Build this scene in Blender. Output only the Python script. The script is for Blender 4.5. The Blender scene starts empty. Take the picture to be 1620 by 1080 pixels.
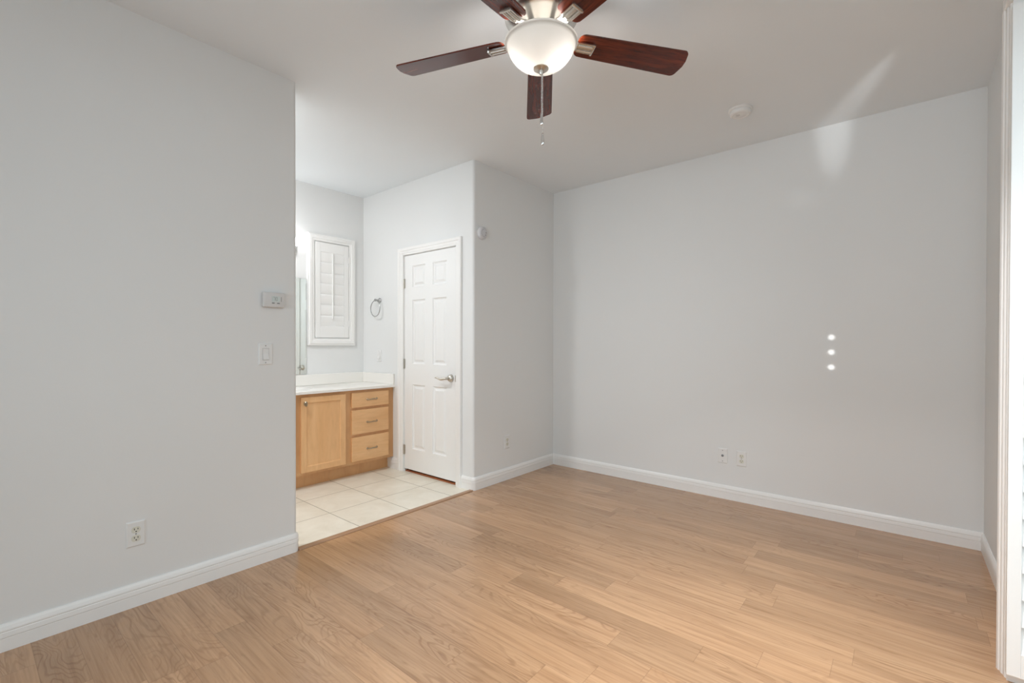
import bpy, bmesh, math, random
from mathutils import Vector, Matrix
random.seed(4)
PI = math.pi
scene = bpy.context.scene
COL = scene.collection

# ------------------------------------------------------------------ camera
H = 2.74                       # ceiling height
XL, YEND = -2.722, 1.289       # left wall face and its free end
XW, YD = -4.342, 2.756         # alcove window wall, alcove door wall
YB, XR = 3.904, 0.376          # back wall, right wall
F_PX, CY = 738.03, 548.9
yaw, pitch, roll = math.radians(39.9267), math.radians(-0.4211), math.radians(0.1255)
cam_d = bpy.data.cameras.new('camera')
cam = bpy.data.objects.new('camera', cam_d)
COL.objects.link(cam)
fwd = Vector((-math.sin(yaw) * math.cos(pitch), math.cos(yaw) * math.cos(pitch), math.sin(pitch)))
rgt = Vector((math.cos(yaw), math.sin(yaw), 0))
up = rgt.cross(fwd)
r2 = rgt * math.cos(roll) + up * math.sin(roll)
u2 = up * math.cos(roll) - rgt * math.sin(roll)
cam.matrix_world = Matrix(((r2.x, u2.x, -fwd.x, 0), (r2.y, u2.y, -fwd.y, 0), (r2.z, u2.z, -fwd.z, 1.22), (0, 0, 0, 1)))
cam_d.sensor_width = 36.0
cam_d.lens = F_PX / 1620 * 36.0
cam_d.shift_y = (CY - 540) / 1620
cam_d.clip_start = 0.02
scene.camera = cam

# ------------------------------------------------------------------ world, exposure, daylight
scene.view_settings.view_transform = 'Standard'
scene.view_settings.look = 'None'
scene.view_settings.gamma = 1.0
scene.view_settings.use_curve_mapping = False
scene.view_settings.exposure = 0.05
scene.cycles.max_bounces = 12
scene.cycles.diffuse_bounces = 8
scene.cycles.glossy_bounces = 5
scene.cycles.transmission_bounces = 6
scene.cycles.sample_clamp_indirect = 6.0
scene.cycles.caustics_reflective = False
scene.cycles.caustics_refractive = False

world = bpy.data.worlds.new('sky')
scene.world = world
world.use_nodes = True
world.node_tree.nodes['Background'].inputs[0].default_value = (0.85, 0.93, 1.0, 1)
world.node_tree.nodes['Background'].inputs[1].default_value = 0.52


def area_light(name, loc, rot, sx, sy, power, color):
    d = bpy.data.lights.new(name, 'AREA')
    d.shape = 'RECTANGLE'
    d.size, d.size_y, d.energy, d.color = sx, sy, power, color
    o = bpy.data.objects.new(name, d)
    COL.objects.link(o)
    o.location, o.rotation_euler = loc, rot
    return o


def spot_light(name, loc, target, angle, blend, power, color, radius):
    d = bpy.data.lights.new(name, 'SPOT')
    d.energy, d.color, d.spot_size, d.spot_blend, d.shadow_soft_size = power, color, math.radians(angle), blend, radius
    o = bpy.data.objects.new(name, d)
    COL.objects.link(o)
    o.location = loc
    o.rotation_euler = (Vector(target) - Vector(loc)).to_track_quat('-Z', 'Y').to_euler()
    return o


# daylight through the sliding door on the right wall, and an added fill light behind the camera
area_light('daylight_sliding_door', (1.60, 0.80, 3.0), (0, PI / 2 - math.radians(47), 0), 2.6, 3.6, 135, (0.87, 0.96, 1.05))
rear = area_light('added_rear_fill', (-0.65, -2.28, 1.35), (PI / 2 + math.radians(4), 0, 0), 1.9, 1.45, 21, (0.84, 0.97, 1.06))
rear.data.spread = math.radians(100)
# unseen fill lights added under the alcove and room ceilings, without fittings
area_light('added_alcove_fill', (-3.15, 0.85, 2.735), (0, 0, 0), 0.16, 0.16, 26, (0.97, 0.98, 1.0))
room_fill = area_light('added_room_fill', (-0.25, 1.45, 2.735), (0, 0, 0), 0.15, 0.15, 26, (0.98, 0.97, 0.97))
room_fill.data.spread = math.radians(105)
# sun glints thrown through the open sliding door
for z in (1.269, 1.166, 1.062):
    spot_light('sun_glint', (0.33, 2.05, z - 0.02), (-0.378, YB, z), 1.4, 1.0, 150, (1, 1, 0.98), 0.008)
streak = spot_light('sun_glint_high', (0.30, 2.34, 2.30), (-0.33, 3.80, 2.70), 28, 1.0, 26, (0.94, 0.98, 1.0), 0.02)
streak.scale = (0.30, 1, 1)
spot_light('sun_glint_faint', (0.30, 2.30, 2.10), (-0.57, YB, 2.27), 6, 1.0, 5, (0.94, 0.98, 1.0), 0.01)
spot_light('sun_on_shutter', (1.30, 0.70, 3.00), (0.46, 2.43, 1.95), 9, 0.8, 40, (1.0, 0.98, 0.95), 0.02)


# ------------------------------------------------------------------ materials
class NT:
    def __init__(s, name):
        s.m = bpy.data.materials.new(name)
        s.m.use_nodes = True
        s.t = s.m.node_tree
        s.b = s.t.nodes['Principled BSDF']
        s.out = s.t.nodes['Material Output']

    def n(s, typ, **kw):
        nd = s.t.nodes.new(typ)
        for k, v in kw.items():
            setattr(nd, k, v)
        return nd

    def link(s, a, b):
        s.t.links.new(a, b)

    def val(s, sock, v):
        if hasattr(v, 'is_linked') or isinstance(v, bpy.types.NodeSocket):
            s.link(v, sock)
        else:
            sock.default_value = v

    def math(s, op, a, b=0.0, c=0.0):
        nd = s.n('ShaderNodeMath', operation=op)
        s.val(nd.inputs[0], a)
        s.val(nd.inputs[1], b)
        s.val(nd.inputs[2], c)
        return nd.outputs[0]

    def mix(s, fac, a, b, blend='MIX'):
        nd = s.n('ShaderNodeMix', data_type='RGBA', blend_type=blend)
        s.val(nd.inputs[0], fac)
        s.val(nd.inputs[6], a)
        s.val(nd.inputs[7], b)
        return nd.outputs[2]

    def pos(s):
        return s.n('ShaderNodeNewGeometry').outputs['Position']

    def obj(s):
        return s.n('ShaderNodeTexCoord').outputs['Object']

    def mapping(s, v, scale):
        nd = s.n('ShaderNodeMapping')
        s.link(v, nd.inputs[0])
        nd.inputs['Scale'].default_value = scale
        return nd.outputs[0]

    def noise(s, v, scale, detail=3, rough=0.5, dist=0.0):
        nd = s.n('ShaderNodeTexNoise')
        s.link(v, nd.inputs['Vector'])
        nd.inputs['Scale'].default_value = scale
        nd.inputs['Detail'].default_value = detail
        nd.inputs['Roughness'].default_value = rough
        nd.inputs['Distortion'].default_value = dist
        return nd.outputs['Fac']

    def rng(s, v, a, b, c=0.0, d=1.0):
        nd = s.n('ShaderNodeMapRange')
        s.link(v, nd.inputs[0])
        for i, q in enumerate((a, b, c, d)):
            nd.inputs[i + 1].default_value = q
        return nd.outputs[0]

    def bump(s, h, strength, dist):
        nd = s.n('ShaderNodeBump')
        s.link(h, nd.inputs['Height'])
        nd.inputs['Strength'].default_value = strength
        nd.inputs['Distance'].default_value = dist
        s.link(nd.outputs[0], s.b.inputs['Normal'])

    def base(s, c, rough, metal=0.0, spec=0.5):
        s.val(s.b.inputs['Base Color'], c if isinstance(c, bpy.types.NodeSocket) else (*c, 1))
        s.val(s.b.inputs['Roughness'], rough)
        s.b.inputs['Metallic'].default_value = metal
        s.b.inputs['Specular IOR Level'].default_value = spec
        return s


def paint(name, c, rough, bump=0.0, spec=0.4):
    t = NT(name)
    p = t.pos()
    lo = t.noise(p, 1.7, 2)
    c2 = tuple(x * 0.975 for x in c)
    t.base(t.mix(lo, (*c2, 1), (*c, 1)), rough, 0, spec)
    if bump:
        t.bump(t.noise(p, 150, 3), bump, 0.002)
    return t.m


def plain(name, c, rough, metal=0.0, spec=0.5):
    t = NT(name)
    n = t.noise(t.obj(), 40, 2)
    t.base(t.mix(n, (*[x * 0.96 for x in c], 1), (*c, 1)), rough, metal, spec)
    return t.m


M_WALL = paint('wall_paint', (0.775, 0.782, 0.778), 0.55, 0.10)
M_CEIL = paint('ceiling_paint', (0.795, 0.83, 0.855), 0.7, 0.10)
M_TRIM = paint('white_trim_gloss', (0.85, 0.845, 0.83), 0.32)
M_DOORW = paint('white_door_satin', (0.84, 0.84, 0.83), 0.35)
M_PLASTIC = plain('white_plastic', (0.80, 0.80, 0.79), 0.35)
M_IVORY = plain('ivory_plastic', (0.72, 0.71, 0.62), 0.35)
M_GREYPL = plain('thermostat_shell', (0.66, 0.65, 0.64), 0.42)
M_DARK = plain('dark_slot', (0.02, 0.02, 0.02), 0.5)
M_GREYMARK = plain('grey_button', (0.22, 0.22, 0.22), 0.5)
M_LCD = plain('liquid_crystal', (0.62, 0.68, 0.66), 0.2)
M_CHROME = plain('polished_chrome', (0.75, 0.75, 0.74), 0.12, 1.0)
M_RING = plain('dark_chrome', (0.42, 0.42, 0.41), 0.15, 1.0)
M_NICKEL = plain('satin_nickel', (0.62, 0.58, 0.52), 0.3, 1.0)
M_BRUSHED = plain('brushed_nickel', (0.67, 0.645, 0.605), 0.27, 1.0)
M_HANDLE = plain('aged_nickel_pull', (0.40, 0.33, 0.24), 0.28, 1.0)
M_MARBLE = paint('cultured_marble', (0.85, 0.83, 0.79), 0.18, 0, 0.5)


def mat_floor():
    t = NT('laminate_planks')
    sep = t.n('ShaderNodeSeparateXYZ')
    t.link(t.pos(), sep.inputs[0])
    x, y = sep.outputs[0], sep.outputs[1]
    W, L = 0.1245, 0.93
    ry = t.math('DIVIDE', t.math('ADD', y, 10.016), W)
    row = t.math('FLOOR', ry)
    wn = t.n('ShaderNodeTexWhiteNoise', noise_dimensions='1D')
    t.link(row, wn.inputs['W'])
    xo = t.math('ADD', t.math('DIVIDE', x, L), t.math('MULTIPLY', wn.outputs['Value'], 7.3))
    colm = t.math('FLOOR', xo)
    cmb = t.n('ShaderNodeCombineXYZ')
    t.link(row, cmb.inputs[0])
    t.link(colm, cmb.inputs[1])
    wp = t.n('ShaderNodeTexWhiteNoise', noise_dimensions='2D')
    t.link(cmb.outputs[0], wp.inputs['Vector'])
    plank = wp.outputs['Value']
    sepc = t.n('ShaderNodeSeparateColor')
    t.link(wp.outputs['Color'], sepc.inputs[0])
    # coordinates private to each plank
    cv = t.n('ShaderNodeCombineXYZ')
    t.link(t.math('ADD', x, t.math('MULTIPLY', sepc.outputs[0], 31.0)), cv.inputs[0])
    t.link(t.math('ADD', y, t.math('MULTIPLY', sepc.outputs[1], 17.0)), cv.inputs[1])
    t.link(t.math('MULTIPLY', sepc.outputs[2], 9.0), cv.inputs[2])
    v = cv.outputs[0]
    big = t.noise(t.mapping(v, (1.3, 16.0, 1)), 1.0, 3, 0.55, 0.5)
    # cathedral figure: contour lines of a stretched noise
    fig = t.noise(t.mapping(v, (1.6, 7.5, 1)), 1.0, 2, 0.45, 0.6)
    cont = t.math('SINE', t.math('MULTIPLY', fig, 105.0))
    cont = t.rng(cont, 0.25, 1.0)
    patch = t.rng(t.noise(t.mapping(v, (1.1, 3.0, 1)), 1.0, 1), 0.46, 0.66)
    cont = t.math('MULTIPLY', cont, patch)
    fine = t.noise(t.mapping(v, (3.0, 95.0, 1)), 1.0, 4, 0.6)
    fleck = t.rng(t.noise(t.mapping(v, (7.0, 45.0, 1)), 1.0, 3, 0.6), 0.60, 0.75)
    light, mid, dark = (0.53, 0.320, 0.176, 1), (0.43, 0.245, 0.128, 1), (0.205, 0.098, 0.043, 1)
    c = t.mix(t.rng(big, 0.30, 0.70), mid, light)
    c = t.mix(t.math('MULTIPLY', cont, 0.42), c, dark)
    c = t.mix(t.math('MULTIPLY', t.rng(fine, 0.42, 0.75), 0.44), c, dark)
    c = t.mix(t.math('MULTIPLY', fleck, 0.46), c, dark)
    tone = t.rng(plank, 0, 1, 0.86, 1.08)
    tc = t.n('ShaderNodeCombineColor')
    for i in range(3):
        t.link(tone, tc.inputs[i])
    c = t.mix(1.0, c, tc.outputs[0], 'MULTIPLY')
    # seams
    fy = t.math('FRACT', ry)
    ey = t.math('MINIMUM', fy, t.math('SUBTRACT', 1.0, fy))
    sy = t.math('LESS_THAN', ey, 0.010)
    fx = t.math('FRACT', xo)
    ex = t.math('MINIMUM', fx, t.math('SUBTRACT', 1.0, fx))
    sx = t.math('LESS_THAN', ex, 0.0014)
    seam = t.math('MAXIMUM', sx, sy)
    c = t.mix(t.math('MULTIPLY', seam, 0.28), c, (0.14, 0.075, 0.04, 1))
    t.base(c, t.rng(fine, 0.3, 0.7, 0.20, 0.27), 0, 0.5)
    t.b.inputs['Coat Weight'].default_value = 0.35
    t.b.inputs['Coat Roughness'].default_value = 0.2
    t.bump(t.math('SUBTRACT', 1.0, seam), 0.25, 0.0006)
    return t.m


M_FLOOR = mat_floor()


def mat_tile():
    t = NT('ceramic_tile')
    sep = t.n('ShaderNodeSeparateXYZ')
    p = t.pos()
    t.link(p, sep.inputs[0])
    rx = t.math('DIVIDE', t.math('ADD', sep.outputs[0], 2.762 + 0.388 * 10), 0.388)
    ry = t.math('DIVIDE', t.math('ADD', sep.outputs[1], -2.137 + 0.411 * 10), 0.411)
    ds = []
    for r in (rx, ry):
        f = t.math('FRACT', r)
        ds.append(t.math('MINIMUM', f, t.math('SUBTRACT', 1.0, f)))
    e = t.math('MINIMUM', *ds)
    g = t.math('LESS_THAN', e, 0.0065)
    cmb = t.n('ShaderNodeCombineXYZ')
    t.link(t.math('FLOOR', rx), cmb.inputs[0])
    t.link(t.math('FLOOR', ry), cmb.inputs[1])
    wp = t.n('ShaderNodeTexWhiteNoise', noise_dimensions='2D')
    t.link(cmb.outputs[0], wp.inputs['Vector'])
    ad = t.n('ShaderNodeVectorMath', operation='MULTIPLY_ADD')
    t.link(wp.outputs['Color'], ad.inputs[0])
    ad.inputs[1].default_value = (9, 9, 9)
    t.link(p, ad.inputs[2])
    mott = t.noise(ad.outputs[0], 5.0, 5, 0.6, 0.5)
    c = t.mix(t.rng(mott, 0.3, 0.7), (0.70, 0.65, 0.54, 1), (0.83, 0.79, 0.69, 1))
    c = t.mix(g, c, (0.36, 0.32, 0.25, 1))
    t.base(c, t.rng(g, 0, 1, 0.3, 0.8), 0, 0.5)
    t.bump(t.rng(e, 0.003, 0.016), 0.35, 0.0015)
    return t.m


M_TILE = mat_tile()


def mat_wood(name, dark, mid, light, rough, scale=(1, 1, 1), coord='obj', streak=0.6, spec=0.5):
    t = NT(name)
    v = t.mapping(t.obj() if coord == 'obj' else t.pos(), scale)
    a = t.noise(v, 1.0, 3, 0.55, 0.6)
    b = t.noise(v, 6.0, 4, 0.6, 0.2)
    c = t.mix(t.rng(a, 0.3, 0.7), (*mid, 1), (*light, 1))
    c = t.mix(t.math('MULTIPLY', t.rng(b, 0.45, 0.75), streak), c, (*dark, 1))
    t.base(c, rough, 0, spec)
    return t.m


M_MAPLE = mat_wood('maple_vertical_grain', (0.54, 0.285, 0.125), (0.74, 0.42, 0.195), (0.80, 0.49, 0.25), 0.36, (6, 6, 1.3), 'pos', 0.3)
M_FRAME = mat_wood('maple_face_frame', (0.42, 0.21, 0.085), (0.58, 0.315, 0.14), (0.65, 0.37, 0.175), 0.36, (6, 6, 1.3), 'pos', 0.3)
M_MAPLE_H = mat_wood('maple_cross_grain', (0.54, 0.285, 0.125), (0.74, 0.42, 0.195), (0.80, 0.49, 0.25), 0.36, (6, 1.3, 9), 'pos', 0.3)
M_MAHOG = mat_wood('mahogany_blade', (0.006, 0.0012, 0.0008), (0.060, 0.008, 0.003), (0.185, 0.028, 0.009), 0.24, (2.2, 26, 3), 'obj', 0.75)
M_STRIP = mat_wood('oak_transition', (0.20, 0.105, 0.055), (0.34, 0.19, 0.105), (0.42, 0.25, 0.145), 0.35, (30, 1.5, 3), 'pos', 0.4)
M_SADDLE = mat_wood('red_brown_saddle', (0.10, 0.025, 0.008), (0.24, 0.065, 0.02), (0.33, 0.10, 0.03), 0.4, (1.5, 20, 3), 'pos', 0.4)


def mat_mirror():
    t = NT('mirror_silvering')
    t.base((0.84, 0.89, 0.865), 0.02, 1.0)
    return t.m


M_MIRROR = mat_mirror()


def mat_glass():
    t = NT('clear_pane')
    tr = t.n('ShaderNodeBsdfTransparent')
    tr.inputs[0].default_value = (0.95, 0.98, 0.97, 1)
    gl = t.n('ShaderNodeBsdfGlossy')
    gl.inputs['Roughness'].default_value = 0.02
    mx = t.n('ShaderNodeMixShader')
    mx.inputs[0].default_value = 0.05
    t.link(tr.outputs[0], mx.inputs[1])
    t.link(gl.outputs[0], mx.inputs[2])
    t.link(mx.outputs[0], t.out.inputs[0])
    return t.m


M_GLASS = mat_glass()


def mat_emit(name, c, s):
    t = NT(name)
    e = t.n('ShaderNodeEmission')
    e.inputs[0].default_value = (*c, 1)
    e.inputs[1].default_value = s
    t.link(e.outputs[0], t.out.inputs[0])
    return t.m


M_BULB = mat_emit('lit_bulb', (0.98, 0.96, 0.94), 195)
M_VBULB = mat_emit('lit_globe', (0.96, 0.97, 0.98), 22)


def mat_bowl():
    t = NT('frosted_bowl_glass')
    tl = t.n('ShaderNodeBsdfTranslucent')
    df = t.n('ShaderNodeBsdfDiffuse')
    gl = t.n('ShaderNodeBsdfGlossy')
    n = t.noise(t.obj(), 9, 2)
    t.link(t.mix(n, (0.082, 0.077, 0.070, 1), (0.088, 0.083, 0.076, 1)), tl.inputs[0])
    df.inputs[0].default_value = (0.85, 0.80, 0.72, 1)
    gl.inputs['Roughness'].default_value = 0.5
    m1 = t.n('ShaderNodeMixShader')
    m1.inputs[0].default_value = 0.40
    t.link(tl.outputs[0], m1.inputs[1])
    t.link(df.outputs[0], m1.inputs[2])
    m2 = t.n('ShaderNodeMixShader')
    m2.inputs[0].default_value = 0.04
    t.link(m1.outputs[0], m2.inputs[1])
    t.link(gl.outputs[0], m2.inputs[2])
    t.link(m2.outputs[0], t.out.inputs[0])
    return t.m


M_BOWL = mat_bowl()


# ------------------------------------------------------------------ mesh helpers
def obj(name, bm, mat, parent=None, loc=None, smooth=False, rot=None):
    bmesh.ops.recalc_face_normals(bm, faces=bm.faces)
    me = bpy.data.meshes.new(name)
    bm.to_mesh(me)
    bm.free()
    if smooth:
        for p in me.polygons:
            p.use_smooth = True
    me.materials.append(mat)
    o = bpy.data.objects.new(name, me)
    COL.objects.link(o)
    if parent:
        o.parent = parent
    if loc:
        o.location = loc
    if rot:
        o.rotation_euler = rot
    if smooth == 'auto':
        es = o.modifiers.new('edges', 'EDGE_SPLIT')
        es.split_angle = math.radians(35)
    return o


def thing(name, label, cat, loc=(0, 0, 0), rz=0.0, group=None):
    o = bpy.data.objects.new(name, None)
    COL.objects.link(o)
    o.location, o.rotation_euler = loc, (0, 0, rz)
    o.empty_display_size = 0.05
    o['label'], o['category'] = label, cat
    if group:
        o['group'] = group
    return o


def struct(o, label, cat):
    o['kind'] = 'structure'
    o['label'], o['category'] = label, cat
    return o


def box(bm, lo, hi, bev=0.0, seg=2):
    vs = [bm.verts.new((x, y, z)) for z in (lo[2], hi[2]) for y in (lo[1], hi[1]) for x in (lo[0], hi[0])]
    fs = [(0, 1, 3, 2), (4, 6, 7, 5), (0, 4, 5, 1), (2, 3, 7, 6), (0, 2, 6, 4), (1, 5, 7, 3)]
    faces = [bm.faces.new([vs[i] for i in f]) for f in fs]
    if bev:
        es = list({e for f in faces for e in f.edges})
        bmesh.ops.bevel(bm, geom=es, offset=bev, segments=seg, affect='EDGES', profile=0.6)
    return bm


def B(lo, hi, bev=0.0, seg=2):
    return box(bmesh.new(), lo, hi, bev, seg)


def extrude_poly(bm, pts, z0, z1):
    a = [bm.verts.new((x, y, z0)) for x, y in pts]
    b = [bm.verts.new((x, y, z1)) for x, y in pts]
    n = len(pts)
    for i in range(n):
        bm.faces.new((a[i], a[(i + 1) % n], b[(i + 1) % n], b[i]))
    bm.faces.new(a[::-1])
    bm.faces.new(b)
    return bm


def arc(cx, cy, r, a0, a1, n=8):
    return [(cx + r * math.cos(math.radians(a0 + (a1 - a0) * i / n)), cy + r * math.sin(math.radians(a0 + (a1 - a0) * i / n))) for i in range(n + 1)]


def lathe(bm, prof, seg=48, center=(0, 0, 0), axis='Z', cap0=False, cap1=False):
    rings = []
    for r, z in prof:
        ring = []
        for i in range(seg):
            a = 2 * PI * i / seg
            c = (r * math.cos(a), r * math.sin(a), z)
            if axis == 'X':
                c = (c[2], c[0], c[1])
            elif axis == 'Y':
                c = (c[0], c[2], c[1])
            ring.append(bm.verts.new(Vector(c) + Vector(center)))
        rings.append(ring)
    for k in range(len(rings) - 1):
        for i in range(seg):
            j = (i + 1) % seg
            bm.faces.new((rings[k][i], rings[k][j], rings[k + 1][j], rings[k + 1][i]))
    if cap0:
        bm.faces.new(rings[0][::-1])
    if cap1:
        bm.faces.new(rings[-1])
    return bm


def tube(bm, pts, r, seg=10, cap=True, radii=None):
    pts = [Vector(p) for p in pts]
    n = len(pts)
    prev = None
    rings = []
    for i in range(n):
        t = (pts[min(i + 1, n - 1)] - pts[max(i - 1, 0)]).normalized()
        if prev is None:
            ref = Vector((0, 0, 1)) if abs(t.z) < 0.9 else Vector((1, 0, 0))
            u = t.cross(ref).normalized()
        else:
            u = (prev - t * prev.dot(t)).normalized()
        prev = u
        w = t.cross(u)
        rr = radii[i] if radii else r
        rings.append([bm.verts.new(pts[i] + u * rr * math.cos(2 * PI * k / seg) + w * rr * math.sin(2 * PI * k / seg)) for k in range(seg)])
    for i in range(n - 1):
        for k in range(seg):
            j = (k + 1) % seg
            bm.faces.new((rings[i][k], rings[i][j], rings[i + 1][j], rings[i + 1][k]))
    if cap:
        bm.faces.new(rings[0][::-1])
        bm.faces.new(rings[-1])
    return bm


def sphere(bm, c, r, sx=1, sy=1, sz=1, u=16, v=10):
    m = Matrix.Translation(c) @ Matrix.Diagonal((r * sx, r * sy, r * sz, 1))
    bmesh.ops.create_uvsphere(bm, u_segments=u, v_segments=v, radius=1, matrix=m)
    return bm


def sweep(profile, path, i0, i1):
    """profile (d, z): d to the left of the path, mitred at the path's corners; only segments i0..i1 are built."""
    bm = bmesh.new()
    P = [Vector((x, y)) for x, y in path]
    rows = []
    for i in range(i0, i1 + 1):
        dirs = []
        if i > 0:
            dirs.append((P[i] - P[i - 1]).normalized())
        if i < len(P) - 1:
            dirs.append((P[i + 1] - P[i]).normalized())
        ns = [Vector((-d.y, d.x)) for d in dirs]
        m = sum(ns, Vector((0, 0))).normalized()
        k = 1.0 / max(0.3, m.dot(ns[0]))
        rows.append([bm.verts.new((P[i].x + m.x * d * k, P[i].y + m.y * d * k, z)) for d, z in profile])
    for a, b in zip(rows, rows[1:]):
        for j in range(len(profile) - 1):
            bm.faces.new((a[j], a[j + 1], b[j + 1], b[j]))
        bm.faces.new((a[-1], a[0], b[0], b[-1]))
    bm.faces.new(rows[0])
    bm.faces.new(rows[-1][::-1])
    return bm


def molding(inner, profile, mp, closed):
    """frame moulding round the rectangle inner = (u0, v0, u1, v1); profile (outward w, depth d); open at the bottom unless closed."""
    bm = bmesh.new()
    u0, v0, u1, v1 = inner
    rows = []
    cs = [(u0, v0, -1, -1 if closed else 0), (u0, v1, -1, 1), (u1, v1, 1, 1), (u1, v0, 1, -1 if closed else 0)]
    for u, v, su, sv in cs:
        rows.append([bm.verts.new(mp(u + su * w, v + sv * w, d)) for w, d in profile])
    seq = [(0, 1), (1, 2), (2, 3)] + ([(3, 0)] if closed else [])
    n = len(profile)
    for a, b in seq:
        for j in range(n):
            k = (j + 1) % n
            bm.faces.new((rows[a][j], rows[a][k], rows[b][k], rows[b][j]))
    if not closed:
        bm.faces.new(rows[0])
        bm.faces.new(rows[3][::-1])
    return bm


def relief(mp, u0, v0, u1, v1, thick, rects, rings, edge=0.0015):
    """slab with panels pressed into its front: rects on a grid, rings (inset, depth below the front)."""
    bm = bmesh.new()
    us = sorted({u0, u1} | {q for r in rects for q in (r[0], r[2])})
    vs = sorted({v0, v1} | {q for r in rects for q in (r[1], r[3])})
    cache = {}

    def V(u, v, d):
        k = (round(u, 5), round(v, 5), round(d, 5))
        if k not in cache:
            cache[k] = bm.verts.new(mp(u, v, d))
        return cache[k]

    def is_panel(ua, va, ub, vb):
        return any(r[0] <= ua + 1e-6 and r[1] <= va + 1e-6 and r[2] >= ub - 1e-6 and r[3] >= vb - 1e-6 for r in rects)
    for ua, ub in zip(us, us[1:]):
        for va, vb in zip(vs, vs[1:]):
            if not is_panel(ua, va, ub, vb):
                bm.faces.new((V(ua, va, 0), V(ub, va, 0), V(ub, vb, 0), V(ua, vb, 0)))
    for a, b, c, d in rects:
        # the panel may be crossed by grid lines of its neighbours: keep the rim in step with them
        prev = None
        rim = [(u, b) for u in us if a - 1e-6 <= u <= c + 1e-6] + [(c, v) for v in vs if b + 1e-6 < v <= d + 1e-6] + \
              [(u, d) for u in us[::-1] if a - 1e-6 <= u < c - 1e-6] + [(a, v) for v in vs[::-1] if b + 1e-6 < v < d - 1e-6]
        loop0 = [V(u, v, 0) for u, v in rim]
        for ins, dep in rings:
            fu = lambda u: a + ins + (u - a) * (c - a - 2 * ins) / (c - a)
            fv = lambda v: b + ins + (v - b) * (d - b - 2 * ins) / (d - b)
            loop = [bm.verts.new(mp(fu(u), fv(v), dep)) for u, v in rim]
            n = len(loop)
            for i in range(n):
                bm.faces.new((loop0[i], loop0[(i + 1) % n], loop[(i + 1) % n], loop[i]))
            loop0 = loop
        bm.faces.new(loop0)
    # sides and back
    e = edge
    oc = [(u0, v0), (u1, v0), (u1, v1), (u0, v1)]
    back = [bm.verts.new(mp(u, v, thick)) for u, v in oc]
    sides = [[(u, v0) for u in us], [(u1, v) for v in vs], [(u, v1) for u in us[::-1]], [(u0, v) for v in vs[::-1]]]
    for i, s in enumerate(sides):
        bm.faces.new([V(u, v, 0) for u, v in s] + [back[(i + 1) % 4], back[i]])
    bm.faces.new(back[::-1])
    return bm


# ------------------------------------------------------------------ the setting
R = 0.022   # bullnose corners
w = struct(obj('floor', B((-2.86, -2.3, -0.10), (0.85, 4.0, 0.0)), M_FLOOR), 'light brown wood plank laminate floor of the bedroom', 'floor')
struct(obj('floor_tile', B((-4.45, 0.05, -0.10), (-2.86, 2.90, 0.0)), M_TILE), 'cream ceramic tile floor in the vanity alcove', 'floor')
# tile runs on to the transition strip
struct(obj('floor_tile_edge', B((-2.86, YEND - 0.05, -0.05), (-2.735, YD + 0.01, 0.0012)), M_TILE), 'cream ceramic tiles next to the wooden transition strip', 'floor')
struct(obj('ceiling', B((-4.5, -2.4, H), (0.95, 4.05, H + 0.1)), M_CEIL), 'flat white painted ceiling', 'ceiling')

bm = bmesh.new()
pts = [(XL, -2.3)] + arc(XL - R, YEND - R, R, 0, 90) + arc(XL - 0.118 + R, YEND - R, R, 90, 180) + [(XL - 0.118, -2.3)]
struct(obj('wall_left', extrude_poly(bm, pts, 0, H), M_WALL, smooth='auto'), 'white wall on the left with a rounded free end', 'wall')
bm = bmesh.new()
pts = [(XL, YB)] + arc(XL - R, YD + R, R, 0, -90) + [(-2.905, YD), (-2.905, YD + 0.118), (XL - 0.118, YD + 0.118), (XL - 0.118, YB)]
struct(obj('wall_corner', extrude_poly(bm, pts, 0, H), M_WALL, smooth='auto'), 'short white wall with rounded corner right of the panel door', 'wall')
bm = bmesh.new()
box(bm, (XW, YD, 0), (-3.672, YD + 0.118, H))
box(bm, (-3.672, YD, 2.068), (-2.905, YD + 0.118, H))
struct(obj('wall_door', bm, M_WALL), 'white alcove wall around and above the panel door', 'wall')
struct(obj('wall_window', B((XW - 0.12, 0.1, 0), (XW, YD + 0.118, H)), M_WALL), 'white alcove wall behind the vanity, with the shuttered window', 'wall')
struct(obj('wall_alcove_end', B((XW, 0.1, 0), (XL - 0.118, 0.2, H)), M_WALL), 'white end wall of the vanity alcove', 'wall')
struct(obj('wall_back', B((XL - 0.118, YB, 0), (XR + 0.4, YB + 0.12, H)), M_WALL), 'wide blank white back wall', 'wall')
bm = bmesh.new()
box(bm, (XR, 2.475, 0), (0.70, YB, H))
box(bm, (XR, -0.90, 2.47), (0.70, 2.475, H))
box(bm, (XR, -2.3, 0), (0.70, -0.90, H))
struct(obj('wall_right', bm, M_WALL), 'narrow white wall at the right beside the sliding door', 'wall')
bm = bmesh.new()
box(bm, (XL, -2.35, 0), (-1.62, -2.25, H))
box(bm, (0.32, -2.35, 0), (XR, -2.25, H))
box(bm, (-1.62, -2.35, 0), (0.32, -2.25, 0.6))  # opening added so the rear fill light can reach the room
box(bm, (-1.62, -2.35, 2.1), (0.32, -2.25, H))
struct(obj('wall_rear', bm, M_WALL), 'white wall behind the camera with an opening added for the fill light', 'wall')

BASE = [(0, 0), (0.012, 0), (0.012, 0.050), (0.0112, 0.0525), (0.0146, 0.0555), (0.0148, 0.060), (0.0134, 0.0745), (0.0118, 0.0775), (0.0146, 0.0805), (0.0144, 0.086), (0.0105, 0.098), (0.005, 0.107), (0, 0.107)]
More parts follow.
